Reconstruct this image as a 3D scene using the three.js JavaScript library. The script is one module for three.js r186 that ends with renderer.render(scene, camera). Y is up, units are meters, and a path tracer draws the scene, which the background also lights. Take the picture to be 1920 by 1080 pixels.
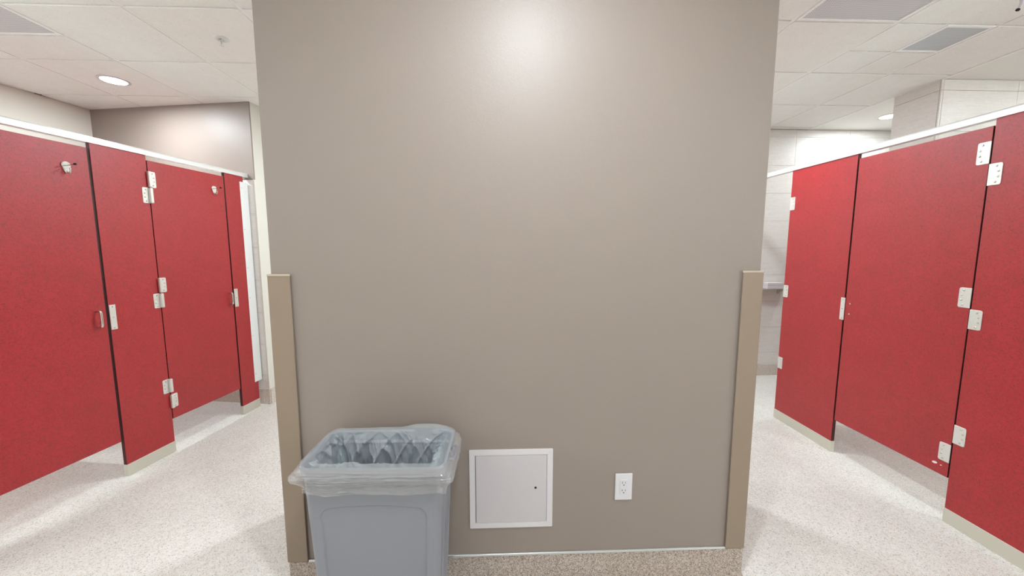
import * as THREE from 'three';
import { RoundedBoxGeometry } from 'three/addons/geometries/RoundedBoxGeometry.js';
import { mergeGeometries } from 'three/addons/utils/BufferGeometryUtils.js';
import { ImprovedNoise } from 'three/addons/math/ImprovedNoise.js';
import { RectAreaLightUniformsLib } from 'three/addons/lights/RectAreaLightUniformsLib.js';

// ---------------------------------------------------------------- camera, light, exposure
const scene = new THREE.Scene();
const renderer = new THREE.WebGLRenderer({ antialias: true });
renderer.toneMapping = THREE.LinearToneMapping;
renderer.toneMappingExposure = 2.62;
renderer.shadowMap.enabled = true;
RectAreaLightUniformsLib.init();
scene.background = new THREE.Color(0x000000);

const EYE = 1.4836, CEIL = 2.75;
const camera = new THREE.PerspectiveCamera(2 * Math.atan(540 / 701.18) * 180 / Math.PI, 16 / 9, 0.05, 40);
camera.position.set(0, EYE, 0);
camera.rotation.order = 'YXZ';
camera.rotation.set(-0.109, -0.0377, -0.001);
scene.add(camera);

const BAR = 42;            // radiance of the added fill bars
const LAMP = 118;          // radiance of each recessed lamp
const COOL = new THREE.Color().setRGB(.86, .96, 1);   // cool white lamps
// x, z, strength, label of every recessed lamp, the added ones included
const LAMPS = [
  [-2.92, -3.12, 1.25, 'round recessed downlight glowing above the far left stall'],
  [3.83, -3.67, .9, 'round recessed downlight glowing beyond the right tiled wall stub'],
  [0.17, -0.62, 1.7, 'recessed downlight in front of the taupe wall, above the frame'],
  [-1.3, -2.85, 1.0, 'recessed downlight over the left aisle, hidden behind the taupe wall'],
  [1.8, -2.9, 1.3, 'recessed downlight over the right aisle, hidden behind the taupe wall'],
  [.1, -3.25, 2.4, 'recessed downlight straight behind the middle of the taupe wall'],
  [-3.42, -1.75, 0.4, 'added fill downlight above the near left stall, outside the frame'],  // invented lamp, added to bounce light up to the ceiling
  [4.2, -2.2, 0.35, 'added fill downlight above the near right stall, outside the frame'],  // also added: warms the hidden stall floor so the ceiling brightens
  [-2.3, 1.1, .9, 'recessed downlight behind the camera towards the left wall'],
  [2.3, 1.1, .9, 'recessed downlight behind the camera towards the right wall'],
];

// ---------------------------------------------------------------- helpers
const rng = (s => () => { s |= 0; s = s + 0x6D2B79F5 | 0; let t = Math.imul(s ^ s >>> 15, 1 | s); t = t + Math.imul(t ^ t >>> 7, 61 | t) ^ t; return ((t ^ t >>> 14) >>> 0) / 4294967296; })(20240611);
const noise3 = new ImprovedNoise();
const used = new Map();
const numbered = n => { const k = used.get(n) || 0; used.set(n, k + 1); return k ? `${n}_${String(k).padStart(3, '0')}` : n; };
const clamp = (x, a = 0, b = 1) => Math.min(b, Math.max(a, x));
const smooth = (a, b, x) => { const t = clamp((x - a) / (b - a)); return t * t * (3 - 2 * t); };

function boxUV(g) {          // uv in metres from the side a face points to
  const p = g.attributes.position, n = g.attributes.normal, uv = new Float32Array(p.count * 2);
  for (let i = 0; i < p.count; i++) {
    const ax = Math.abs(n.getX(i)), ay = Math.abs(n.getY(i)), az = Math.abs(n.getZ(i));
    if (ax >= ay && ax >= az) { uv[2 * i] = p.getZ(i); uv[2 * i + 1] = p.getY(i); }
    else if (ay >= az) { uv[2 * i] = p.getX(i); uv[2 * i + 1] = p.getZ(i); }
    else { uv[2 * i] = p.getX(i); uv[2 * i + 1] = p.getY(i); }
  }
  g.setAttribute('uv', new THREE.BufferAttribute(uv, 2));
  return g;
}
// box between two corners, with rounded edges if r > 0
function span(x0, x1, y0, y1, z0, z1, r = 0, seg = 2) {
  const w = Math.abs(x1 - x0), h = Math.abs(y1 - y0), d = Math.abs(z1 - z0);
  const g = r ? new RoundedBoxGeometry(w, h, d, seg, Math.min(r, w / 2.01, h / 2.01, d / 2.01)) : new THREE.BoxGeometry(w, h, d);
  g.translate((x0 + x1) / 2, (y0 + y1) / 2, (z0 + z1) / 2);
  return boxUV(g.index ? g.toNonIndexed() : g);
}
const merged = list => mergeGeometries(list.map(g => { const q = g.index ? g.toNonIndexed() : g; for (const k of Object.keys(q.attributes)) if (!['position', 'normal', 'uv'].includes(k)) q.deleteAttribute(k); return q; }));
function part(name, geometry, material, parent, label) {
  const m = new THREE.Mesh(geometry, material);
  m.name = name; m.castShadow = m.receiveShadow = true;
  if (label) m.userData.label = label;
  parent.add(m);
  return m;
}
function thing(name, label, category, pos = [0, 0, 0], turn = 0, group) {
  const o = new THREE.Group();
  o.name = numbered(name); o.position.set(...pos); o.rotation.y = turn;
  o.userData = { label, category };
  if (group) o.userData.group = group;
  scene.add(o);
  return o;
}
function struct(name, label, category, geometry, material) {
  const o = geometry ? new THREE.Mesh(geometry, material) : new THREE.Group();
  o.name = name; o.castShadow = o.receiveShadow = true;
  o.userData = { label, category, kind: 'structure' };
  scene.add(o);
  return o;
}

// ---------------------------------------------------------------- textures
function tex(n, data, srgb, size) {
  const t = new THREE.DataTexture(data, n, n, THREE.RGBAFormat);
  t.wrapS = t.wrapT = THREE.RepeatWrapping; t.magFilter = THREE.LinearFilter; t.minFilter = THREE.LinearMipmapLinearFilter; t.generateMipmaps = true;
  if (srgb) t.colorSpace = THREE.SRGBColorSpace;
  t.repeat.set(1 / size, 1 / size); t.needsUpdate = true;
  return t;
}
const fieldOf = (n, cells, sx = 1, sy = 1, seed = 0) => {       // tileable smooth value noise
  const gx = Math.round(cells * sx), gy = Math.round(cells * sy), v = new Float32Array(gx * gy);
  for (let i = 0; i < v.length; i++) v[i] = rng();
  return (x, y) => {
    const fx = x / n * gx, fy = y / n * gy, ix = Math.floor(fx), iy = Math.floor(fy), tx = fx - ix, ty = fy - iy;
    const ux = tx * tx * (3 - 2 * tx), uy = ty * ty * (3 - 2 * ty), a = ix % gx, b = (ix + 1) % gx, c = (iy % gy) * gx, d = ((iy + 1) % gy) * gx;
    return (v[a + c] * (1 - ux) + v[b + c] * ux) * (1 - uy) + (v[a + d] * (1 - ux) + v[b + d] * ux) * uy;
  };
};
function speckled(n, size, base, vary, specks) {                // base colour with stamped flakes
  const buf = new Float32Array(n * n * 3), f1 = fieldOf(n, 12), f2 = fieldOf(n, 90);
  for (let y = 0; y < n; y++) for (let x = 0; x < n; x++) {
    const k = (f1(x, y) - .5) * vary + (f2(x, y) - .5) * vary * 1.4;
    for (let c = 0; c < 3; c++) buf[(y * n + x) * 3 + c] = base[c] + k;
  }
  const pm = n / size;                                          // pixels in a metre
  for (const [per, len, wid, col, mix] of specks) {
    const count = Math.round(per * size * size);
    for (let i = 0; i < count; i++) {
      const cx = rng() * n, cy = rng() * n, a = rng() * Math.PI, L = len * pm * (.5 + rng()) / 2, W = wid * pm * (.5 + rng()) / 2, m = mix * (.5 + .5 * rng());
      const r = Math.ceil(Math.max(L, W) + 1), ca = Math.cos(a), sa = Math.sin(a);
      for (let dy = -r; dy <= r; dy++) for (let dx = -r; dx <= r; dx++) {
        const u = (dx * ca + dy * sa) / L, v = (-dx * sa + dy * ca) / W, q = u * u + v * v;
        if (q > 1.4) continue;
        const w = m * clamp((1.4 - q) / .7), o = ((Math.floor(cy + dy + n) % n) * n + Math.floor(cx + dx + n) % n) * 3;
        for (let c = 0; c < 3; c++) buf[o + c] += (col[c] - buf[o + c]) * w;
      }
    }
  }
  const d = new Uint8Array(n * n * 4);
  for (let i = 0; i < n * n; i++) { for (let c = 0; c < 3; c++) d[4 * i + c] = clamp(buf[3 * i + c], 0, 255); d[4 * i + 3] = 255; }
  return tex(n, d, true, size);
}
function height(n, size, fn) {
  const d = new Uint8Array(n * n * 4);
  for (let y = 0; y < n; y++) for (let x = 0; x < n; x++) { const v = clamp(fn(x, y)) * 255, o = (y * n + x) * 4; d[o] = d[o + 1] = d[o + 2] = v; d[o + 3] = 255; }
  return tex(n, d, false, size);
}
function colour(n, size, fn) {
  const d = new Uint8Array(n * n * 4);
  for (let y = 0; y < n; y++) for (let x = 0; x < n; x++) { const v = fn(x, y), o = (y * n + x) * 4; for (let c = 0; c < 3; c++) d[o + c] = clamp(v[c], 0, 255); d[o + 3] = 255; }
  return tex(n, d, true, size);
}
const floorTex = speckled(1024, 1.3, [213, 210, 205], 8, [
  [26000, .006, .004, [224, 222, 218], .7], [13000, .005, .003, [196, 182, 166], .7], [7000, .005, .003, [176, 170, 166], .7], [4200, .0042, .0026, [132, 122, 116], .75], [1400, .004, .0025, [96, 88, 84], .7]]);
const baseTex = speckled(1024, .8, [186, 167, 156], 10, [
  [50000, .005, .003, [204, 196, 190], .8], [40000, .0045, .003, [146, 128, 116], .8], [22000, .004, .0026, [112, 98, 90], .8], [9000, .0036, .0024, [84, 72, 66], .8]]);
const litBaseTex = speckled(1024, .8, [212, 200, 190], 8, [
  [40000, .005, .003, [226, 217, 210], .8], [24000, .0045, .003, [184, 166, 150], .8], [9000, .004, .0026, [146, 128, 116], .8]]);
const redTex = speckled(1024, .8, [161, 12, 21], 8, [
  [14000, .006, .004, [172, 17, 26], .6], [15000, .0055, .0028, [134, 10, 19], .8], [5600, .0052, .0026, [98, 9, 21], .8]]);
const boardTex = speckled(1024, .61, [240, 238, 234], 3, [
  [3200, .005, .0018, [224, 221, 216], .6], [900, .0035, .0022, [200, 196, 190], .6], [160, .004, .003, [172, 168, 162], .7]]);
const orange = fieldOf(512, 110), orange2 = fieldOf(512, 50);
const paintBump = height(512, .3, (x, y) => .6 * orange(x, y) + .4 * orange2(x, y));
const streakA = fieldOf(512, 8, 1, 26), streakB = fieldOf(512, 20, 1, 10), streakC = fieldOf(512, 60);
const linenTex = colour(512, .6, (x, y) => { const k = (streakA(x, y) - .5) * 10 + (streakB(x, y) - .5) * 6 + (streakC(x, y) - .5) * 5; return [227 + k, 222 + k, 217 + k]; });
const linenBump = height(512, .6, (x, y) => streakA(x, y));
const brushA = fieldOf(512, 6, 1, 40);
const brushed = height(512, .2, (x, y) => .38 + .3 * brushA(x, y));
const perfTex = (pitch, light, dark) => colour(64, pitch * 4, (x, y) => { const row = Math.floor(y / 16), u = ((x + (row % 2) * 8) % 16) - 8 + .5, v = y % 16 - 8 + .5, w = smooth(6, 4.4, Math.hypot(u, v)); return light.map((c, i) => c + (dark[i] - c) * w); });

// ---------------------------------------------------------------- materials
const std = o => new THREE.MeshStandardMaterial(o), phy = o => new THREE.MeshPhysicalMaterial(o);
const M = {
  taupe: phy({ color: 0x90827a, roughness: .47, bumpMap: paintBump, bumpScale: .00015, ior: 1.5 }),
  cream: phy({ color: 0xdcd8ce, roughness: .55, bumpMap: paintBump, bumpScale: .00015 }),
  guard: phy({ color: 0x8f7c6b, roughness: .5, bumpMap: paintBump, bumpScale: .0002 }),
  guardCap: phy({ color: 0xb6a796, roughness: .45 }),
  floor: phy({ map: floorTex, roughness: .45, bumpMap: paintBump, bumpScale: .0001 }),
  base: phy({ map: baseTex, roughness: .5 }),
  litBase: phy({ map: litBaseTex, roughness: .5 }),  // same base flake, lightened to put the stronger light into its colour
  tile: phy({ map: linenTex, roughness: .38, bumpMap: linenBump, bumpScale: .0003 }),
  grout: std({ color: 0xb4aca3, roughness: .9 }),
  board: std({ map: boardTex, roughness: .95 }),
  tee: std({ color: 0xf6f5f3, roughness: .6 }),
  deck: std({ color: 0xb9b5ae, roughness: .95 }),
  gypsum: std({ color: 0xeceae5, roughness: .9 }),
  grille: std({ map: perfTex(.0095, [226, 225, 227], [150, 148, 152]), roughness: .5 }),
  grilleGrey: std({ map: perfTex(.007, [206, 210, 214], [156, 161, 166]), roughness: .5 }),
  red: phy({ map: redTex, roughness: .44, ior: 1.68, bumpMap: paintBump, bumpScale: .0001 }),
  redGapShade: phy({ color: 0x3c080c, roughness: .6 }),  // dark panel edge, deepened so the door gaps carry painted shade
  rail: phy({ color: 0xe4e4e2, metalness: .55, roughness: .38 }),
  steel: phy({ color: 0xcfcac2, metalness: .85, roughness: .34, roughnessMap: brushed }),
  satin: phy({ color: 0xdcd9d4, metalness: .62, roughness: .36 }),
  shoe: phy({ color: 0xcdc8bb, metalness: .4, roughness: .42 }),
  chrome: phy({ color: 0xdad9d6, metalness: 1, roughness: .14 }),
  filler: phy({ color: 0xe6e7e6, metalness: .2, roughness: .4 }),
  white: phy({ color: 0xd3cccf, roughness: .4 }),
  whiteDoor: phy({ color: 0xc4bcbf, roughness: .42 }),
  ivory: phy({ color: 0xd5cfd4, roughness: .3 }),
  enamel: phy({ color: 0xdedddb, roughness: .35 }),
  dark: std({ color: 0x1c1a1a, roughness: .7 }),
  rubber: std({ color: 0x151414, roughness: .5 }),
  chip: std({ color: 0xe2d9d4, roughness: .8 }),
  capMetal: phy({ color: 0xd6d6d6, metalness: .8, roughness: .3 }),
  can: phy({ color: 0x85858d, roughness: .45 }),
  film: phy({ color: 0xf2f6f8, roughness: .1, transmission: .82, thickness: 0, ior: 1.45, side: THREE.DoubleSide }),
  filmCuff: phy({ color: 0xf1efef, roughness: .14, transmission: .8, thickness: 0, ior: 1.45, side: THREE.DoubleSide }),
  opal: std({ color: 0xffffff, emissive: 0xfdfcff, emissiveIntensity: 2, roughness: .5 }),
  lens: std({ color: 0xffffff, emissive: 0xf4f6ff, emissiveIntensity: 6, roughness: .6 }),
};

// ---------------------------------------------------------------- the setting
const WB = -2.3, WZ = -1.504, WX0 = -.892, WX1 = 1.084;                    // face and edges of the middle wall
const BACK = -4.105, FRONT = 2.2, RIGHT = 5.3, GX = 3.38;        // GX: where the tiled ceiling ends
const aL = .1593, pL = -2.7967;                                  // the left block stands a little turned
const nL = new THREE.Vector3(Math.cos(aL), 0, Math.sin(aL)), dL = new THREE.Vector3(Math.sin(aL), 0, -Math.cos(aL));
const onLeft = (s, off = 0, y = 0) => [pL + dL.x * s + nL.x * off, y, dL.z * s + nL.z * off];
const END = 3.561, CORNER = .064, LW = -1.553;

struct('floor', 'pale speckled seamless floor', 'floor', span(-5.4, RIGHT + .2, -.1, 0, -4.6, FRONT + .2), M.floor);

struct('wall_center', 'wide taupe painted wall facing the camera', 'wall', span(WX0, WX1, 0, CEIL, WB, WZ), M.taupe);
{
  const b = struct('baseboard_center', 'brown speckled cove base along the foot of the taupe wall', 'baseboard');
  const H = .142, T = .006;
  const shape = new THREE.Shape();                                // cove profile: x out from the wall, y up
  shape.moveTo(0, 0); shape.lineTo(.022, 0); shape.quadraticCurveTo(T + .001, .001, T, .022); shape.lineTo(T, H); shape.lineTo(0, H); shape.closePath();
  const run = (len) => boxUV(new THREE.ExtrudeGeometry(shape, { depth: len, bevelEnabled: false, curveSegments: 6 }));
  const f = run(WX1 - WX0 + 2 * T); f.rotateY(-Math.PI / 2); f.translate(WX1 + T, 0, WZ); part('front_face', f, M.base, b);
  const l = run(WZ - WB); l.rotateY(Math.PI); l.translate(WX0, 0, WZ); part('side_face', l, M.base, b);
  const r = run(WZ - WB); r.translate(WX1, 0, WB); part('side_face', r, M.base, b);
}
struct('trim_1', 'thin bright metal strip capping the brown speckled base', 'trim', span(-.816, 1.008, .1425, .153, WZ, WZ + .0085, .002), M.capMetal);

// left: end wall with paint above tile, and its cream side
{
  const th = -aL, w = struct('wall_left_end', 'wall at the end of the left stalls, taupe above and tiled below', 'wall');
  w.position.set(...onLeft(END)); w.rotation.y = th;               // local x out to the aisle, z towards the camera
  part('core', span(LW - .12, CORNER, 0, CEIL, -.66, -.012), M.cream, w, 'cream painted side of the wall');
  part('paint_panel', span(LW, CORNER - .0006, 2.086, CEIL, -.012, 0), M.taupe, w, 'taupe painted upper part');
  part('grout', span(LW, CORNER - .014, .15, 2.084, -.012, -.0025), M.grout, w);
  part('corner_bead', span(CORNER - .0135, CORNER + .0012, .15, 2.084, -.0125, .001, .001), M.cream, w, 'cream corner bead beside the tiles');
  const lib = {};
  for (let x1 = CORNER - .014, c = 0; x1 > LW + .02; x1 -= c++ ? .6 : .36) {
    const x0 = Math.max(LW, x1 - (c ? .6 : .36));
    for (let y1 = 2.084; y1 > .17; y1 -= .3) {
      const y0 = Math.max(.15, y1 - .3), k = `${(x1 - x0).toFixed(3)}_${(y1 - y0).toFixed(3)}`;
      lib[k] ||= span(-(x1 - x0) / 2 + .001, (x1 - x0) / 2 - .001, -(y1 - y0) / 2 + .001, (y1 - y0) / 2 - .001, -.009, 0, .0008, 1);
      part('tile', lib[k], M.tile, w).position.set((x0 + x1) / 2, (y0 + y1) / 2, 0);
    }
  }
  const b = struct('baseboard_left_end', 'speckled base at the corner beyond the left stalls', 'baseboard', merged([span(LW, CORNER + .006, 0, .15, -.012, .006, .003), span(CORNER, CORNER + .006, 0, .15, -.66, 0, .002)]), M.litBase);
  b.position.copy(w.position); b.rotation.y = th;
  const lw = struct('wall_left', 'cream painted wall behind the left stalls', 'wall', span(LW - .12, LW, 0, CEIL, 0, 6.2), M.cream);
  lw.position.copy(w.position); lw.rotation.y = th;
}
// back and right: stacked linen tiles on real joints
function tiled(w, axis, at, u0, u1, joint, y0, y1, lib = {}) {      // axis 'z': face at z = at looking +z; axis 'x': face at x = at looking -x
  let first = joint; while (first > u0) first -= .6;
  for (let u = first; u < u1; u += .6) for (let y = 2.67 - .3 * 9; y < y1; y += .3) {
    const a = Math.max(u, u0), b = Math.min(u + .6, u1), c = Math.max(y, y0), d = Math.min(y + .3, y1);
    if (b - a < .01 || d - c < .01) continue;
    const k = `${axis}${(b - a).toFixed(3)}_${(d - c).toFixed(3)}`, hw = (b - a) / 2 - .001, hh = (d - c) / 2 - .001;
    lib[k] ||= axis === 'z' ? span(-hw, hw, -hh, hh, -.009, 0, .0008, 1) : span(0, .009, -hh, hh, -hw, hw, .0008, 1);
    const t = part('tile', lib[k], M.tile, w);
    if (axis === 'z') t.position.set((a + b) / 2, (c + d) / 2, at); else t.position.set(at, (c + d) / 2, (a + b) / 2);
  }
}
{
  const w = struct('wall_back', 'pale tiled wall at the back of the far right stall', 'wall');
  part('core', span(-2.6, RIGHT + .15, 0, CEIL, BACK - .15, BACK - .012), M.cream, w);
  part('grout', span(WX1, RIGHT, .13, CEIL, BACK - .012, BACK - .0025), M.grout, w);
  tiled(w, 'z', BACK, WX1, RIGHT, 3.258, .13, CEIL - .001);
  part('plaster', span(-2.3, WX1, 0, CEIL, BACK - .012, BACK), M.cream, w);
  struct('baseboard_back', 'speckled base below the pale tiles at the back right', 'baseboard', span(WX1 + .007, RIGHT, 0, .13, BACK - .01, BACK + .006, .003), M.litBase);
}
{
  const z0 = -3.2144, z1 = -2.8696;
  const w = struct('wall_right_stub', 'thick tiled wall end rising above the right stalls', 'wall');
  part('core', span(GX + .012, RIGHT, 0, CEIL, z0, z1 - .012), M.grout, w);
  tiled(w, 'z', z1, GX + .001, RIGHT, GX + .62, .13, CEIL - .001);
  tiled(w, 'x', GX, z0, z1 - .0095, z0 - .2, .13, CEIL - .001);
  part('base', merged([span(GX - .006, RIGHT, 0, .13, z1 - .01, z1 + .006, .003), span(GX - .006, GX + .01, 0, .13, z0, z1, .003)]), M.litBase, w, 'speckled base strip');
}
struct('wall_right', 'pale wall on the far right side of the washroom', 'wall', span(RIGHT, RIGHT + .15, 0, CEIL, BACK - .15, FRONT + .15), M.cream);
struct('wall_front', 'pale wall behind the camera', 'wall', span(-5.3, RIGHT + .15, 0, CEIL, FRONT, FRONT + .15), M.cream);

// ceiling: drop-in boards on a grid, plaster over the right stalls
const ceiling = struct('ceiling', 'white drop ceiling of speckled boards on a metal grid', 'ceiling');
part('deck', span(-5.5, RIGHT + .2, CEIL + .03, CEIL + .12, BACK - .6, FRONT + .2), M.deck, ceiling);
part('plaster_panel', span(GX + .012, RIGHT + .15, CEIL, CEIL + .03, BACK - .15, FRONT + .15), M.gypsum, ceiling, 'smooth plaster ceiling over the right stalls');
{
  const S = .6096, X0 = -2.592, Z0 = -2.2, C = CEIL;
  const leftX = z => { const o = onLeft(0, LW), t = (z - o[2]) / dL.z; return o[0] + dL.x * t; };
  const g2 = .009, lib = {};
  // clips a rectangle to the room and makes a board of it
  function board(x0, x1, z0, z1, name = 'ceiling_tile', mat = M.board) {
    x0 += g2; x1 -= g2; z0 += g2; z1 -= g2;
    x1 = Math.min(x1, GX - .004); z0 = Math.max(z0, BACK + .004); z1 = Math.min(z1, FRONT - .004);
    if (x1 - x0 < .03 || z1 - z0 < .03) return;
    const la = leftX(z0) + .004, lb = leftX(z1) + .004;
    if (x1 <= Math.min(la, lb) + .02) return;
    if (x0 >= Math.max(la, lb)) {
      const k = `${(x1 - x0).toFixed(3)}_${(z1 - z0).toFixed(3)}`;
      lib[k] ||= span(-(x1 - x0) / 2, (x1 - x0) / 2, 0, .018, -(z1 - z0) / 2, (z1 - z0) / 2, .0015, 1);
      const t = part(name, lib[k], mat, ceiling);
      t.position.set((x0 + x1) / 2, C, (z0 + z1) / 2); t.rotation.y = rng() < .5 ? 0 : Math.PI;
      return t;
    }
    const poly = [[x0, z0], [x1, z0], [x1, z1], [x0, z1]], out = [], f = p => p[0] - (leftX(p[1]) + .004);
    for (let i = 0; i < 4; i++) {
      const p = poly[i], q = poly[(i + 1) % 4], a = f(p), b = f(q);
      if (a >= 0) out.push(p);
      if (a * b < 0) { const t = a / (a - b); out.push([p[0] + (q[0] - p[0]) * t, p[1] + (q[1] - p[1]) * t]); }
    }
    if (out.length < 3) return;
    const sh = new THREE.Shape(out.map(p => new THREE.Vector2(p[0], -p[1])));
    const g = new THREE.ExtrudeGeometry(sh, { depth: .018, bevelEnabled: false }); g.rotateX(-Math.PI / 2);
    return part(name, boxUV(g), mat, ceiling).translateY(C);
  }
  const half = S / 2;
  for (let i = -5; i <= 9; i++) for (let j = -8; j <= 4; j++) {
    const x0 = X0 + i * S, x1 = x0 + S, z1 = Z0 - j * S, z0 = z1 - S;
    if (z1 < BACK || z0 > FRONT || x0 > GX) continue;
    if (i === 8 && j === 0) {                                      // quartered bay over the right stall
      board(x0, x0 + half, z0 + half, z1); board(x0, x0 + half, z0, z0 + half); board(x0 + half, x1, z0, z0 + half);
    } else if (i === -1 && j === 0) board(x0, x1, z0, z0 + half);
    else if (i === 7 && j === -1) continue;
    else board(x0, x1, z0, z1);
  }
  const tee = (x0, x1, z0, z1, low = .008) => part('grid_tee', span(x0, x1, C + low, C + .011, z0, z1), M.tee, ceiling);
  for (let i = -5; i <= 9; i++) {
    const x = X0 + i * S; if (x > GX) continue;
    // the wall line leans, so find where this tee meets it
    let zMin = BACK; while (zMin < FRONT && leftX(zMin) > x - .012) zMin += .02;
    let zMax = FRONT; while (zMax > zMin && leftX(zMax) > x - .012) zMax -= .02;
    if (zMax - zMin > .05) tee(x - .012, x + .012, zMin, zMax, .004);
  }
  for (let j = -8; j <= 4; j++) { const z = Z0 - j * S; if (z > BACK && z < FRONT) tee(leftX(z), GX, z - .012, z + .012); }
  tee(X0 + 8 * S, X0 + 9 * S, Z0 - half - .012, Z0 - half + .012);
  tee(X0 + 8.5 * S - .012, X0 + 8.5 * S + .012, Z0 - S, Z0, .004);
  tee(X0 - S, X0, Z0 - half - .012, Z0 - half + .012);
  part('edge_trim', span(GX - .004, GX + .012, C - .004, C + .03, BACK, FRONT, .001), M.tee, ceiling);
  // air grilles lie in the grid
  const grille = (x0, x1, z0, z1, mat, label) => {
    const w = x1 - x0 - .014, d = z1 - z0 - .014, t = thing('ceiling_grille', label, 'air vent', [(x0 + x1) / 2, C - .002, (z0 + z1) / 2]);
    part('perforated_plate', span(-w / 2 + .018, w / 2 - .018, .003, .012, -d / 2 + .018, d / 2 - .018), mat, t);
    part('frame', merged([span(-w / 2, w / 2, 0, .014, -d / 2, -d / 2 + .018, .001), span(-w / 2, w / 2, 0, .014, d / 2 - .018, d / 2, .001), span(-w / 2, -w / 2 + .018, 0, .014, -d / 2 + .018, d / 2 - .018, .001), span(w / 2 - .018, w / 2, 0, .014, -d / 2 + .018, d / 2 - .018, .001)]), M.tee, t);
  };
  grille(X0 + 7 * S, X0 + 8 * S, Z0, Z0 + S, M.grille, 'large square perforated vent panel in the ceiling right of the taupe wall');
  grille(X0 + 8.5 * S, X0 + 9 * S, Z0 - half, Z0, M.grilleGrey, 'small grey perforated vent in the ceiling above the right stall door');
  grille(X0 - S, X0, Z0 - half, Z0, M.grille, 'perforated metal vent panel at the top left corner of the ceiling');
}

// ---------------------------------------------------------------- lamps
LAMPS.forEach(([x, z, k, label]) => {
  const t = thing('ceiling_light', label, 'downlight', [x, CEIL, z]);
  const ring = new THREE.LatheGeometry([[.074, -.0015], [.078, -.005], [.088, -.005], [.0935, -.0022], [.094, 0], [.074, 0]].map(p => new THREE.Vector2(...p)), 48);
  part('trim_ring', ring, M.white, t);
  const disc = new THREE.CylinderGeometry(.0755, .0755, .003, 48); disc.translate(0, -.0022, 0);
  part('lens', disc, M.lens, t, 'glowing white lens');
  const l = new THREE.RectAreaLight(COOL, LAMP * k, .14, .14);
  l.position.set(0, -.0075, 0); l.rotation.x = -Math.PI / 2; t.add(l);
});

// unseen fill bars, added behind the camera to brighten ceiling and walls
function fillBar(label, pos, turn, k) {
  const t = thing('fill_light', label, 'added fill light', pos, turn), L = 1.8;   // local z looks into the room
  part('back_plate', span(-L / 2, L / 2, -.035, .035, 0, .02, .004), M.white, t);
  part('opal_cover', span(-L / 2 + .01, L / 2 - .01, -.045, .045, .02, .1, .02, 4), M.opal, t, 'glowing cover of the added fill bar');
  const f = new THREE.RectAreaLight(COOL, BAR * k, L - .04, .08); f.position.set(0, 0, .104); f.rotation.y = Math.PI; t.add(f);
  const u = new THREE.RectAreaLight(COOL, BAR * k, L - .04, .07); u.position.set(0, .049, .06); u.rotation.x = Math.PI / 2; t.add(u);
}
fillBar('long added fill bar behind the camera on the left wall', onLeft(-.2, LW, 2.2), Math.PI / 2 - aL, .8);
fillBar('long added fill bar behind the camera on the right wall', [RIGHT, 2.2, .6], -Math.PI / 2, 1);

// ---------------------------------------------------------------- stall fronts
// A run is a frame whose local x points out of the front (dir 1) or into the stall (dir -1), z towards the camera.
const T = .0254, PT = 2.10, DB = .2456, DT = 2.068;
const place = (dir, s) => dir > 0 ? [onLeft(s), -aL] : [[2.4135, 0, -s], 0];
const fx = (dir, a, b) => dir > 0 ? [a, b] : [-b, -a];              // distances out of the front face
function slab(dir, x0, x1, y0, y1, z0, z1, r = .001) { const [a, b] = fx(dir, x0, x1); return span(a, b, y0, y1, z0, z1, r, 2); }
const headGeo = new THREE.SphereGeometry(.0042, 10, 6, 0, Math.PI * 2, 0, Math.PI / 2); headGeo.rotateZ(-Math.PI / 2); headGeo.scale(.6, 1, 1);
function screw(parent, dir, x, y, z, k = 1, mat = M.steel) { const m = part('screw', headGeo, mat, parent); m.position.set(dir * x, y, z); m.scale.set(dir * k, k, k); if (dir < 0) { m.scale.set(k, k, k); m.rotation.y = Math.PI; } return m; }
function leafPlate(dir, y0, y1, z0, z1, cutFar) {                    // plate with two corners rounded on its free side
  const r = .009;
  const q = new THREE.Shape();
  if (cutFar < 0) { q.moveTo(z1, y0); q.lineTo(z1, y1); q.lineTo(z0 + r, y1); q.quadraticCurveTo(z0, y1, z0, y1 - r); q.lineTo(z0, y0 + r); q.quadraticCurveTo(z0, y0, z0 + r, y0); q.closePath(); }
  else { q.moveTo(z0, y0); q.lineTo(z1 - r, y0); q.quadraticCurveTo(z1, y0, z1, y0 + r); q.lineTo(z1, y1 - r); q.quadraticCurveTo(z1, y1, z1 - r, y1); q.lineTo(z0, y1); q.closePath(); }
  const g = new THREE.ExtrudeGeometry(q, { depth: .0022, bevelEnabled: true, bevelThickness: .0006, bevelSize: .0006, bevelSegments: 1, curveSegments: 4 });
  // shape x is z, extrude goes along the outward normal
  const m = dir > 0 ? new THREE.Matrix4().makeBasis(new THREE.Vector3(0, 0, 1), new THREE.Vector3(0, 1, 0), new THREE.Vector3(1, 0, 0)) : new THREE.Matrix4().makeBasis(new THREE.Vector3(0, 0, 1), new THREE.Vector3(0, 1, 0), new THREE.Vector3(-1, 0, 0));
  g.applyMatrix4(m);
  if (dir > 0) { const p = g, a = p.attributes.position.array, n = p.attributes.normal.array; for (let i = 0; i < a.length; i += 9) for (let k = 0; k < 3; k++) { [a[i + 3 + k], a[i + 6 + k]] = [a[i + 6 + k], a[i + 3 + k]];[n[i + 3 + k], n[i + 6 + k]] = [n[i + 6 + k], n[i + 3 + k]]; } }
  return boxUV(g);
}
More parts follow.
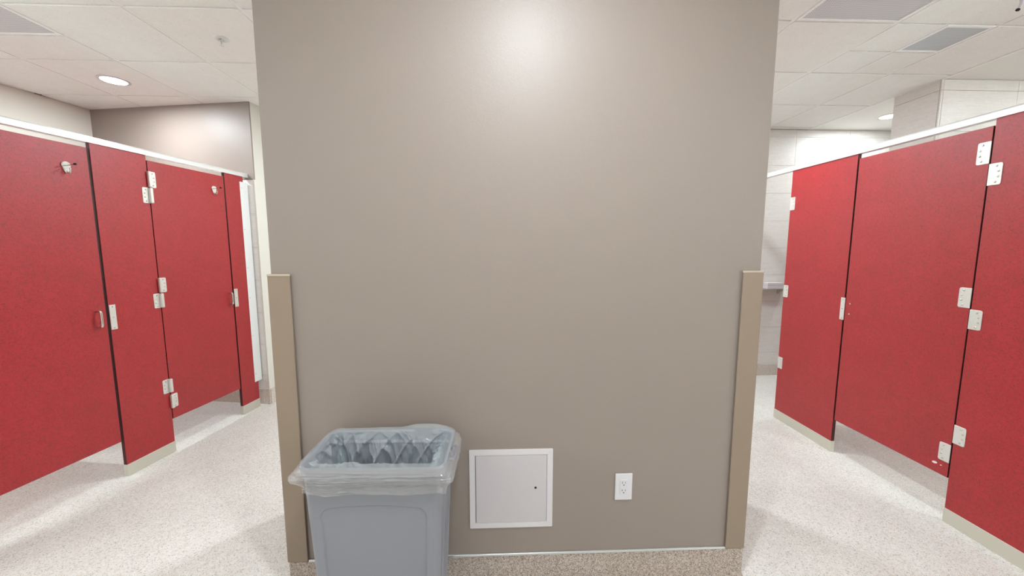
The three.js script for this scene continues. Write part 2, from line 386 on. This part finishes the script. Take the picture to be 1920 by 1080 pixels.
// one half of a hinge: on the right flat, on the left with its barrel. side: +1 if the free edge lies towards +z
function hinge(parent, dir, y0, y1, zEdge, side, barrel) {
  const w = barrel ? .046 : .05, lo = side > 0 ? zEdge : zEdge - w, hi = side > 0 ? zEdge + w : zEdge;
  const h = part('hinge', leafPlate(dir, y0, y1, lo, hi, side), M.satin, parent, 'brushed steel hinge leaf');
  if (barrel) {
    const b = slab(dir, .001, .021, y0, y1, zEdge - .0105, zEdge + .0105, .006);
    part('barrel', b, M.satin, h);
  }
  const n = 4, H = y1 - y0;
  for (let i = 0; i < n; i++) screw(h, dir, .0028, y0 + H * (.13 + .247 * i), zEdge + side * (w - (i % 3 ? .012 : .02)), 1.25);
  return h;
}
const HY = { door: [[1.89, 1.996], [1.17, 1.272], [.328, .427]], post: [[1.782, 1.885], [1.064, 1.164], [.447, .546]] };

function pilaster(name, label, dir, s0, s1, fill) {
  const c = (s0 + s1) / 2, w = s1 - s0, [p, r] = place(dir, c), t = thing(name, label, 'partition', p, r);
  const panel = part('panel', slab(dir, -T, 0, .01, PT, -w / 2, w / 2, .0012), M.red, t, 'speckled red laminate panel');
  part('shaded_edge', slab(dir, -T + .0013, -.0013, .012, PT + .0004, -w / 2 - .0005, w / 2 + .0005, .0006), M.redGapShade, t, 'dark red panel edge with the gap shade in its colour');
  part('shoe', slab(dir, -T - .0025, .0025, 0, .079, -w / 2 - .0022, w / 2 + .0022, .0015), M.shoe, t, 'bright metal floor shoe');
  if (fill) fill(t, s => -(s - c));
  return t;
}
function door(name, label, dir, s0, s1, fill) {
  const c = (s0 + s1) / 2, w = s1 - s0, [p, r] = place(dir, c), t = thing(name, label, 'stall door', p, r);
  part('panel', slab(dir, -T, 0, DB, DT, -w / 2, w / 2, .0012), M.red, t, 'speckled red laminate panel');
  part('shaded_edge', slab(dir, -T + .0013, -.0013, DB - .0005, DT + .0005, -w / 2 - .0005, w / 2 + .0005, .0006), M.redGapShade, t, 'dark red panel edge with the gap shade in its colour');
  if (fill) fill(t, s => -(s - c));
  return t;
}
function keeper(t, dir, y, z0, z1) {
  const k = part('keeper', slab(dir, .0003, .0045, y - .078, y + .078, z0, z1, .0012), M.satin, t, 'steel strike plate');
  for (const d of [-.066, 0, .066]) screw(k, dir, .0043, y + d, (z0 + z1) / 2, 1.1);
}
function pull(t, dir, y, z) {
  const c = new THREE.CatmullRomCurve3([[0, -.048], [.016, -.05], [.028, -.044], [.031, -.03], [.031, .03], [.028, .044], [.016, .05], [0, .048]].map(([a, b]) => new THREE.Vector3(a * dir, y + b, z)), false, 'catmullrom', .3);
  const g = new THREE.TubeGeometry(c, 40, .0068, 12); part('pull_handle', g, M.chrome, t, 'chrome pull handle');
}
function coatHook(t, dir, y, z) {
  const s = new THREE.Shape();                                      // shield: x is z, y is up
  s.moveTo(-.019, .012); s.quadraticCurveTo(-.018, .026, 0, .027); s.quadraticCurveTo(.018, .026, .019, .012); s.quadraticCurveTo(.014, -.016, .005, -.03); s.quadraticCurveTo(0, -.034, -.005, -.03); s.quadraticCurveTo(-.014, -.016, -.019, .012);
  const g = new THREE.ExtrudeGeometry(s, { depth: .004, bevelEnabled: true, bevelThickness: .003, bevelSize: .0025, bevelSegments: 3, curveSegments: 8 });
  g.rotateY(dir * Math.PI / 2); g.translate(0, y, z);
  const h = part('coat_hook', boxUV(g), M.chrome, t, 'chrome coat hook with black rubber bumper');
  const rod = new THREE.TubeGeometry(new THREE.CatmullRomCurve3([[.004, .008], [.03, .009], [.062, .013]].map(([a, b]) => new THREE.Vector3(a * dir, y + b, z))), 12, .0028, 8);
  part('rod', rod, M.steel, h);
  const tip = new THREE.CapsuleGeometry(.0058, .006, 4, 12); tip.rotateZ(Math.PI / 2); tip.translate(dir * .065, y + .0135, z); part('bumper', tip, M.rubber, h, 'black rubber bumper');
  const lower = new THREE.TubeGeometry(new THREE.CatmullRomCurve3([[.004, -.022], [.014, -.033], [.026, -.032], [.03, -.02], [.03, -.012]].map(([a, b]) => new THREE.Vector3(a * dir, y + b, z))), 16, .0034, 8);
  const ball = new THREE.SphereGeometry(.0048, 12, 8); ball.translate(dir * .03, y - .011, z);
  part('lower_hook', merged([lower, ball]), M.chrome, h);
}
// left run, from the frame edge to the end wall
door('stall_door', 'nearest red door on the left, cut by the frame edge', 1, 1.79, 2.399, (t, z) => {
  coatHook(t, 1, 1.936, z(2.293)); pull(t, 1, 1.052, z(2.352));
  for (const [a, b] of HY.door) hinge(t, 1, a, b, z(1.79), -1, 1);
});
pilaster('stall_post', 'red post panel beside the nearest left door, outside the frame', 1, 1.47, 1.784, (t, z) => { for (const [a, b] of HY.post) hinge(t, 1, a, b, z(1.784), 1, 1); });
pilaster('stall_post', 'wide red post panel between the two left stall doors', 1, 2.415, 2.7215, (t, z) => {
  keeper(t, 1, 1.05, z(2.449), z(2.4155));
  for (const [a, b] of HY.post) hinge(t, 1, a, b, z(2.7245), 1, 1);
});
door('stall_door', 'far red door on the left, between two red post panels', 1, 2.7275, 3.31, (t, z) => {
  coatHook(t, 1, 1.946, z(3.213)); pull(t, 1, 1.052, z(3.275));
  for (const [a, b] of HY.door) hinge(t, 1, a, b, z(2.7245), -1, 1);
});
pilaster('stall_post', 'narrow red post panel at the far end of the left stalls', 1, 3.322, 3.508, (t, z) => {
  keeper(t, 1, 1.05, z(3.358), z(3.3225));
  const st = part('filler_strip', merged([span(.0003, .0028, .246, 2.054, z(3.548), z(3.468), .001), span(-.03, .0028, .246, 2.054, z(3.551), z(3.548), .001)]), M.filler, t, 'white metal filler strip closing the gap to the wall');
  for (const y of [2.0, 1.64, 1.3, 1.03, .68, .32]) screw(st, 1, .0026, y, z(3.484), .9);
});
// right run
pilaster('stall_post', 'broad red post panel at the far end of the right stalls', -1, 2.494, 3.052, (t, z) => {
  for (const [a, b] of HY.post) hinge(t, -1, a, b, z(3.0515), 1, 0);
  keeper(t, -1, 1.053, z(2.516), z(2.484));
});
door('stall_door', 'wide red door on the right with a chipped lower corner', -1, 1.8035, 2.482, (t, z) => {
  for (const [a, b] of HY.door) hinge(t, -1, a, b, z(1.8025), -1, 0);
  for (const y of [1.094, 1.023]) screw(t, -1, 0, y, z(2.45), 1.2);
  const sh = new THREE.Shape(); sh.absellipse(0, 0, .0125, .0062, 0, Math.PI * 2);
  for (const [s, y, k] of [[1.866, .297, 1], [1.836, .297, .35]]) { const g = new THREE.ExtrudeGeometry(sh, { depth: .0006, bevelEnabled: false }); g.scale(k, k, 1); g.rotateY(-Math.PI / 2); g.rotateX(-.25); g.translate(0, y, z(s)); part('chip', boxUV(g), M.chip, t, 'pale chip in the laminate'); }
});
pilaster('stall_post', 'wide red post panel at the right frame edge', -1, 1.12, 1.7965, (t, z) => { for (const [a, b] of HY.post) hinge(t, -1, a, b, z(1.7985), 1, 0); });
// head rails: a profile with a raised front lip, swept along the run
function headRail(label, dir, s0, s1) {
  const [p, r] = place(dir, s0), t = thing('head_rail', label, 'rail', [p[0], PT, p[2]], r), L = s1 - s0;
  const s = new THREE.Shape();                                      // x out of the front, y up
  for (const [i, [x, y]] of [[-.034, 0], [-.034, .03], [-.026, .0385], [-.004, .0385], [.0075, .029], [.0075, .0265], [.0062, .0255], [.0062, .004], [.0075, .003], [.0075, 0]].entries()) i ? s.lineTo(x * dir, y) : s.moveTo(x * dir, y);
  s.closePath();
  const g = new THREE.ExtrudeGeometry(s, { depth: L, bevelEnabled: false }); g.translate(0, 0, -L);
  part('channel', boxUV(g), M.rail, t);
  return t;
}
headRail('bright aluminium head rail along the top of the left stalls', 1, 1.3, END - .002);
headRail('bright aluminium head rail along the top of the right stalls', -1, 1.0, 4.1);
// dividing panels inside, behind the posts
{
  const [p, r] = place(1, 2.57), t = thing('stall_divider', 'red dividing panel between the left stalls, hidden behind the post', 'partition', p, r);
  part('panel', span(LW + .012, -T - .006, .3, 1.78, -T / 2, T / 2, .001), M.red, t);
}
{
  const [p, r] = place(-1, 2.95), t = thing('stall_divider', 'red dividing panel between right post and tiled wall stub', 'partition', p, r);
  part('panel', span(T + .006, GX - 2.4135 - .008, .3, 1.78, -T / 2, T / 2, .001), M.red, t);
}

// ---------------------------------------------------------------- things on the middle wall
function cornerGuard(label, x, side, y0, y1) {                        // side -1: left corner
  const t = thing('corner_guard', label, 'corner guard', [x, y0, WZ]);
  const h = y1 - y0, wing = .076, k = .011;
  const s = new THREE.Shape();                                      // plan: x along the wall face (into the wall's width), y = depth back
  const X = a => -side * a;                                         // a: distance from the corner towards the middle of the wall
  const pts = [[-k + .004, -k], [wing - .002, -k], [wing, -k + .002], [wing, -k + .005], [wing - .007, -k + .005], [wing - .007, 0], [0, 0], [0, wing], [-k, wing], [-k, -k + .004]];
  pts.forEach(([a, b], i) => i ? s.lineTo(X(a), b) : s.moveTo(X(a), b)); s.closePath();
  const g = new THREE.ExtrudeGeometry(s, { depth: h - .006, bevelEnabled: false }); g.rotateX(-Math.PI / 2); part('cover', boxUV(g), M.guard, t);
  const c = new THREE.ExtrudeGeometry(s, { depth: .006, bevelEnabled: true, bevelThickness: .001, bevelSize: .0012, bevelSegments: 2 }); c.rotateX(-Math.PI / 2); c.translate(0, h - .006, 0); part('end_cap', boxUV(c), M.guardCap, t, 'pale end cap');
}
cornerGuard('taupe plastic guard on the wall corner beside the waste bin', WX0 - .001, -1, .148, 1.378);
cornerGuard('taupe plastic guard on the right corner of the taupe wall', WX1 - .001, 1, .148, 1.385);

{
  const cx = .0525, cy = .452, t = thing('access_panel', 'square white metal access panel low on the taupe wall', 'access panel', [cx, cy, WZ]);
  const o = .178, i = .154, d = .005, e = .0004;
  for (let k = 0; k < 4; k++) {
    const s = new THREE.Shape();
    s.moveTo(-o + .004 + e, o); s.lineTo(o - .004 - e, o); s.quadraticCurveTo(o - .001, o, o - .001 - e, o - .0012); s.lineTo(i - e, i); s.lineTo(-i + e, i); s.lineTo(-o + .001 + e, o - .0012); s.quadraticCurveTo(-o + .001, o, -o + .004 + e, o);
    const g = new THREE.ExtrudeGeometry(s, { depth: d - .001, bevelEnabled: true, bevelThickness: .001, bevelSize: .0004, bevelSegments: 1 }); g.rotateZ(k * Math.PI / 2);
    part('frame_side', boxUV(g), M.white, t);
  }
  part('recess', span(-i, i, -i, i, .0001, .0008), M.dark, t, 'dark gap round the door');
  const dr = part('panel_door', span(-i + .0028, i - .0014, -i + .0012, i - .002, .0009, .0048, .0012), M.whiteDoor, t, 'flat white door');
  const lk = new THREE.CylinderGeometry(.0052, .0052, .0012, 16); lk.rotateX(Math.PI / 2); lk.translate(.1045, .004, .005); part('lock', lk, M.dark, dr, 'small dark key lock');
}
{
  const t = thing('wall_outlet', 'white double wall socket to the right of the access panel', 'socket', [.5402, .4495, WZ]);
  part('cover_plate', span(-.0375, .0375, -.0605, .0605, 0, .0062, .0035, 3), M.ivory, t);
  const f = part('socket_face', span(-.0168, .0168, -.0335, .0335, .004, .0078, .001), M.ivory, t);
  for (const y of [.0175, -.0175]) {
    part('slot', span(-.0082, -.0058, y - .001, y + .0075, .0072, .0079), M.dark, f); part('slot', span(.0056, .0076, y, y + .0068, .0072, .0079), M.dark, f);
    const c = new THREE.CylinderGeometry(.0027, .0027, .0008, 12); c.rotateX(Math.PI / 2); c.translate(0, y - .0075, .0076); part('ground_hole', c, M.dark, f);
  }
  for (const y of [.048, -.048]) { const c = new THREE.CylinderGeometry(.003, .003, .001, 14); c.rotateX(Math.PI / 2); c.translate(0, y, .0064); part('screw', c, M.white, t); }
}

// ---------------------------------------------------------------- small things overhead and at the back
{
  const t = thing('fire_sprinkler', 'white fire sprinkler head hanging from the left ceiling boards', 'sprinkler', [-1.678, CEIL, -2.497]);
  part('escutcheon', new THREE.LatheGeometry([[.012, -.001], [.02, -.011], [.037, -.007], [.041, -.002], [.041, 0]].map(p => new THREE.Vector2(...p)), 40), M.enamel, t, 'round white cover ring');
  const arm = new THREE.TubeGeometry(new THREE.CatmullRomCurve3([[-.011, -.004], [-.0125, -.02], [-.009, -.034], [0, -.039], [.009, -.034], [.0125, -.02], [.011, -.004]].map(([a, b]) => new THREE.Vector3(a * .8, b, a * .6))), 40, .0026, 8);
  part('frame', arm, M.enamel, t);
  const bulb = new THREE.CapsuleGeometry(.0026, .016, 4, 10); bulb.translate(0, -.022, 0); part('bulb', bulb, M.steel, t);
  const def = new THREE.CylinderGeometry(.0135, .0135, .0014, 20); def.translate(0, -.043, 0); part('deflector', def, M.enamel, t);
}
{
  const t = thing('ceiling_hook', 'white bent rod hanging from the ceiling at the top right', 'hook', [2.64, CEIL, -1.93]);
  part('plate', new THREE.CylinderGeometry(.02, .022, .004, 24).translate(0, -.002, 0), M.ivory, t);
  part('rod', new THREE.TubeGeometry(new THREE.CatmullRomCurve3([[0, 0], [.002, -.03], [0, -.055], [-.012, -.078]].map(([a, b]) => new THREE.Vector3(a, b, 0))), 20, .0075, 12), M.ivory, t);
  const cap = new THREE.CylinderGeometry(.0082, .0082, .004, 14); cap.rotateZ(-.5); cap.translate(-.0125, -.079, 0); part('end_cap', cap, M.dark, t);
}
{
  const t = thing('wall_shelf', 'slim steel shelf on the pale tiles at the back right', 'shelf', [3.02, 1.015, BACK]);
  part('shelf_plate', span(-.24, .23, 0, .008, 0, .13, .002), M.steel, t);
  part('back_lip', span(-.24, .23, .008, .05, 0, .003), M.steel, t);
  for (const x of [-.18, .165]) { const s = new THREE.Shape(); s.moveTo(0, 0); s.lineTo(.1, 0); s.lineTo(.012, -.06); s.lineTo(0, -.06); s.closePath(); const g = new THREE.ExtrudeGeometry(s, { depth: .02, bevelEnabled: false }); g.rotateY(-Math.PI / 2); g.translate(x, 0, 0); part('bracket', boxUV(g), M.steel, t); }
  const w = thing('paper_stack', 'white paper stack lying on the steel shelf at the back', 'paper', [3.06, 1.0232, BACK + .065]);
  for (let k = 0; k < 2; k++) part('sheet_bundle', span(-.09, .09, k * .033, k * .033 + .0325, -.05, .05, .003), M.white, w);
}

// ---------------------------------------------------------------- waste bin and its liner
const ring = (w, d, r, n) => {                                       // n points round a rounded rectangle, anticlockwise from the front left, even spacing
  const hw = w / 2 - r, hd = d / 2 - r, seg = [['l', 2 * hw], ['a'], ['l', 2 * hd], ['a'], ['l', 2 * hw], ['a'], ['l', 2 * hd], ['a']];
  const arc = Math.PI * r / 2, total = 4 * (hw + hd) + 4 * arc, out = [];
  for (let i = 0; i < n; i++) {
    let t = i / n * total, k = 0;
    for (; k < 8; k++) { const L = k % 2 ? arc : (k % 4 ? 2 * hd : 2 * hw); if (t <= L) break; t -= L; }
    k = Math.min(k, 7);
    const q = k >> 1, a0 = [Math.PI / 2, 0, -Math.PI / 2, -Math.PI][q];
    const c = [[hw, hd], [hw, -hd], [-hw, -hd], [-hw, hd]][q];
    if (k % 2) { const a = a0 - t / r; out.push([c[0] + r * Math.cos(a), c[1] + r * Math.sin(a), Math.cos(a), Math.sin(a)]); }
    else out.push(q === 0 ? [-hw + t, hd + r, 0, 1] : q === 1 ? [hw + r, hd - t, 1, 0] : q === 2 ? [hw - t, -hd - r, 0, -1] : [-hw - r, -hd + t, -1, 0]);
  }
  return out;
};
function loft(rows, n, close) {                                       // rows of n points joined into a skin
  const m = rows.length, pos = [], uv = [], idx = [];
  rows.forEach((row, j) => row.forEach((p, i) => { pos.push(...p); uv.push(i / n, j / m); }));
  for (let j = 0; j < m - 1; j++) for (let i = 0; i < n; i++) { const a = j * n + i, b = j * n + (i + 1) % n, c = a + n, d = b + n; idx.push(a, b, d, a, d, c); }
  if (close) for (const [j, up] of close) { const k = pos.length / 3; let cx = 0, cy = 0, cz = 0; rows[j].forEach(p => { cx += p[0] / n; cy += p[1] / n; cz += p[2] / n; }); pos.push(cx, cy, cz); uv.push(0, 0); for (let i = 0; i < n; i++) { const a = j * n + i, b = j * n + (i + 1) % n; up ? idx.push(k, a, b) : idx.push(k, b, a); } }
  const g = new THREE.BufferGeometry();
  g.setAttribute('position', new THREE.Float32BufferAttribute(pos, 3)); g.setAttribute('uv', new THREE.Float32BufferAttribute(uv, 2)); g.setIndex(idx); g.computeVertexNormals();
  return g;
}
const BIN = { x: -.42, z: -1.306, turn: -.025, h: .762, w: .492, d: .272 };
{
  const t = thing('waste_bin', 'slim grey plastic waste bin in front of the taupe wall', 'bin', [BIN.x, 0, BIN.z], BIN.turn);
  const n = 560, rows = [], H = BIN.h - .03, base = [.4, .205];
  const size = y => { const k = y / H; return [base[0] + (BIN.w - .022 - base[0]) * k, base[1] + (BIN.d - .022 - base[1]) * k, .02 + .012 * k]; };
  for (let j = 0; j <= 260; j++) {
    const y = .004 + (H - .004) * j / 260, [w, d, r] = size(y);
    rows.push(ring(w, d, r, n).map(([x, z, nx, nz]) => {
      let q = 0;
      if (nz > .9) {                                                // arched sunken field on the front
        const top = .606 + .012 * (1 - (x / .17) ** 2), half = .18 - .02 * (1 - y / H);
        const sd = Math.max(Math.abs(x) - half, y - top, .06 - y), cx = Math.abs(x) - (half - .03), cy = y - (top - .03);
        const e = cx > 0 && cy > 0 ? Math.hypot(cx, cy) - .03 : sd;
        q -= .015 * smooth(.003, -.005, e);
      }
      if (Math.abs(nx) > .9) q -= .008 * smooth(.006, -.002, Math.abs(Math.abs(z + .0) - .062) - .02) * smooth(H - .02, H - .1, y);   // venting channels on the ends
      return [x + nx * q, y, z + nz * q];
    }));
  }
  part('body', loft(rows, n, [[0, false]]), M.can, t);
  const [tw, td, tr] = size(H), rim = [];
  for (const [o, y] of [[-.006, H - .02], [0, H - .004], [.004, H - .006], [.0105, H - .004], [.012, H + .002], [.012, H + .02], [.0108, H + .0265], [.0065, H + .03], [.002, H + .0285], [-.0012, H + .022], [-.0035, H - .06], [-.014, H * .5], [-.022, H * .2], [-.03, .02]]) {
    const q = y < H - .08 ? size(y) : [tw, td, tr], k = y < H - .08 ? -.004 : o;
    rim.push(ring(q[0] + 2 * k, q[1] + 2 * k, Math.max(.012, q[2] + k), n).map(([x, z]) => [x, y, z]));
  }
  part('rim', loft(rim, n, [[rim.length - 1, true]]), M.can, t, 'rolled rim and inner wall');
  for (const sx of [-1, 1]) {
    const c = new THREE.CatmullRomCurve3([[.0, -.05], [.016, -.044], [.021, -.02], [.021, .02], [.016, .044], [0, .05]].map(([a, b]) => new THREE.Vector3(sx * (tw / 2 + .006 + a), H + .008, b)));
    part('handle', new THREE.TubeGeometry(c, 24, .006, 10), M.can, t, 'moulded grip at the end of the rim');
  }
}
{
  const t = thing('bin_liner', 'clear plastic bag lining the grey waste bin, folded over its rim', 'bag', [BIN.x, 0, BIN.z], BIN.turn);
  const n = 900, H = BIN.h, N = (x, y, z) => noise3.noise(x, y, z), ridge = v => 1 - Math.abs(v) * 2;
  const outer = [BIN.w + .003, BIN.d + .003, .046];
  const per = i => { const a = i / n * Math.PI * 2; return [Math.cos(a), Math.sin(a)]; };
  const hump = (x, nz) => nz < -.3 ? .013 * smooth(.02, .1, x) * smooth(.235, .15, x) + .004 * smooth(-.2, 0, x) : 0;   // film bunched up along the back edge
  // sharp folds: on the inside they run down and across from the edge, on the cuff they lie almost level
  const bump1 = (d, w) => Math.exp(-(d / w) * (d / w)), wrapU = d => d - Math.round(d);
  const folds = [...Array(46)].map(() => ({ u: rng(), k: (rng() - .5) * .5, w: .0022 + .004 * rng(), a: .004 + .009 * rng(), v0: .04 + .2 * rng(), v1: .35 + .6 * rng() }));
  for (const [u, k] of [[.61, -.16], [.625, -.2], [.4, .12], [.38, .16]]) folds.push({ u, k, w: .004, a: .016, v0: .05, v1: .95 });
  const creases = [...Array(60)].map(() => ({ u: rng(), v: .12 + .8 * rng(), k: (rng() - .5) * .6, w: .008 + .012 * rng(), l: .05 + .12 * rng(), a: .0012 + .0022 * rng() }));
  const foldAt = (u, v) => folds.reduce((t, f) => t + f.a * bump1(wrapU(u - f.u - f.k * v), f.w) * smooth(f.v0 - .03, f.v0 + .06, v) * smooth(f.v1 + .1, f.v1, v), 0);
  const creaseAt = (u, v) => creases.reduce((t, f) => { const d = wrapU(u - f.u); return t + f.a * bump1(v - f.v - f.k * d, f.w * 2) * bump1(d, f.l); }, 0);
  // the cuff hangs over the outside: out over the rim, loose at the ends, drawn in again below
  const cuff = [], steps = 72;
  for (let j = 0; j <= steps; j++) {
    const v = j / steps;
    cuff.push(ring(outer[0], outer[1], outer[2], n).map(([x, z, nx, nz], i) => {
      const [c, s] = per(i), end = smooth(.5, 1, Math.abs(nx)), corner = smooth(.2, .6, Math.abs(nx)) * smooth(.2, .6, Math.abs(nz));
      const drop = .098 + .012 * N(c * 2.2, s * 2.2, 4) + .012 * end;
      const y = H + .0022 - drop * v + hump(x, nz) * smooth(.35, 0, v);
      let o = .0012 + .004 * smooth(0, .3, v) + (end * .014 + corner * .012) * Math.sin(Math.PI * clamp(v * 1.25)) ** 1.3;
      o -= smooth(.5, .72, v) * .0145 * (1 - .25 * end);                                             // drawn in under the rim
      o += .0032 * smooth(.08, .35, v) * ridge(N(c * 3.2 + v * 1.2, s * 3.2, v * 15)) + .003 * smooth(.1, .3, v) * N(c * 7, s * 7, v * 40);
      o += .004 * end * N(c * 12, s * 12, v * 5) + creaseAt(i / n, v) * smooth(.05, .2, v);
      return [x + nx * o, y, z + nz * o];
    }));
  }
  part('cuff', loft(cuff.reverse(), n), M.filmCuff, t, 'milky gathered plastic folded over the rim');
  // the inside hangs loosely down the walls with creases running from the corners
  const inn = [], deep = 96;
  for (let j = 0; j <= deep; j++) {
    const v = j / deep;
    inn.push(ring(outer[0], outer[1], outer[2], n).map(([x, z, nx, nz], i) => {
      const [c, s] = per(i);
      const over = .0255 * smooth(0, .07, v), y = H + .0022 + .0012 * Math.sin(Math.PI * clamp(v / .07)) - .48 * smooth(.05, 1, v) * v ** .4 + hump(x, nz) * smooth(.14, 0, v);
      const f = smooth(.06, .4, v);
      let o = over + f * (.018 + .02 * v) + .016 * f * N(c * 3.5, s * 3.5, v * 3) + .016 * smooth(.05, .2, v) * ridge(N(c * 6 + v * 2.2, s * 6 - v * 1.5, v * 5)) ** 3 + .005 * f * N(c * 20, s * 20, v * 16);
      o += foldAt(i / n, v);
      o = Math.max(o, over + .0012 * (v > .05 ? 1 : 0));
      const lim = Math.min(1, (outer[1] / 2 - .02) / Math.max(o, 1e-3)); o *= lim;
      return [x - nx * o, y, z - nz * o];
    }));
  }
  part('bag_body', loft(inn, n), M.film, t, 'clear film hanging inside the bin');
}

scene.traverse(o => { if (o.isMesh) { o.castShadow = true; o.receiveShadow = true; } });
renderer.render(scene, camera);
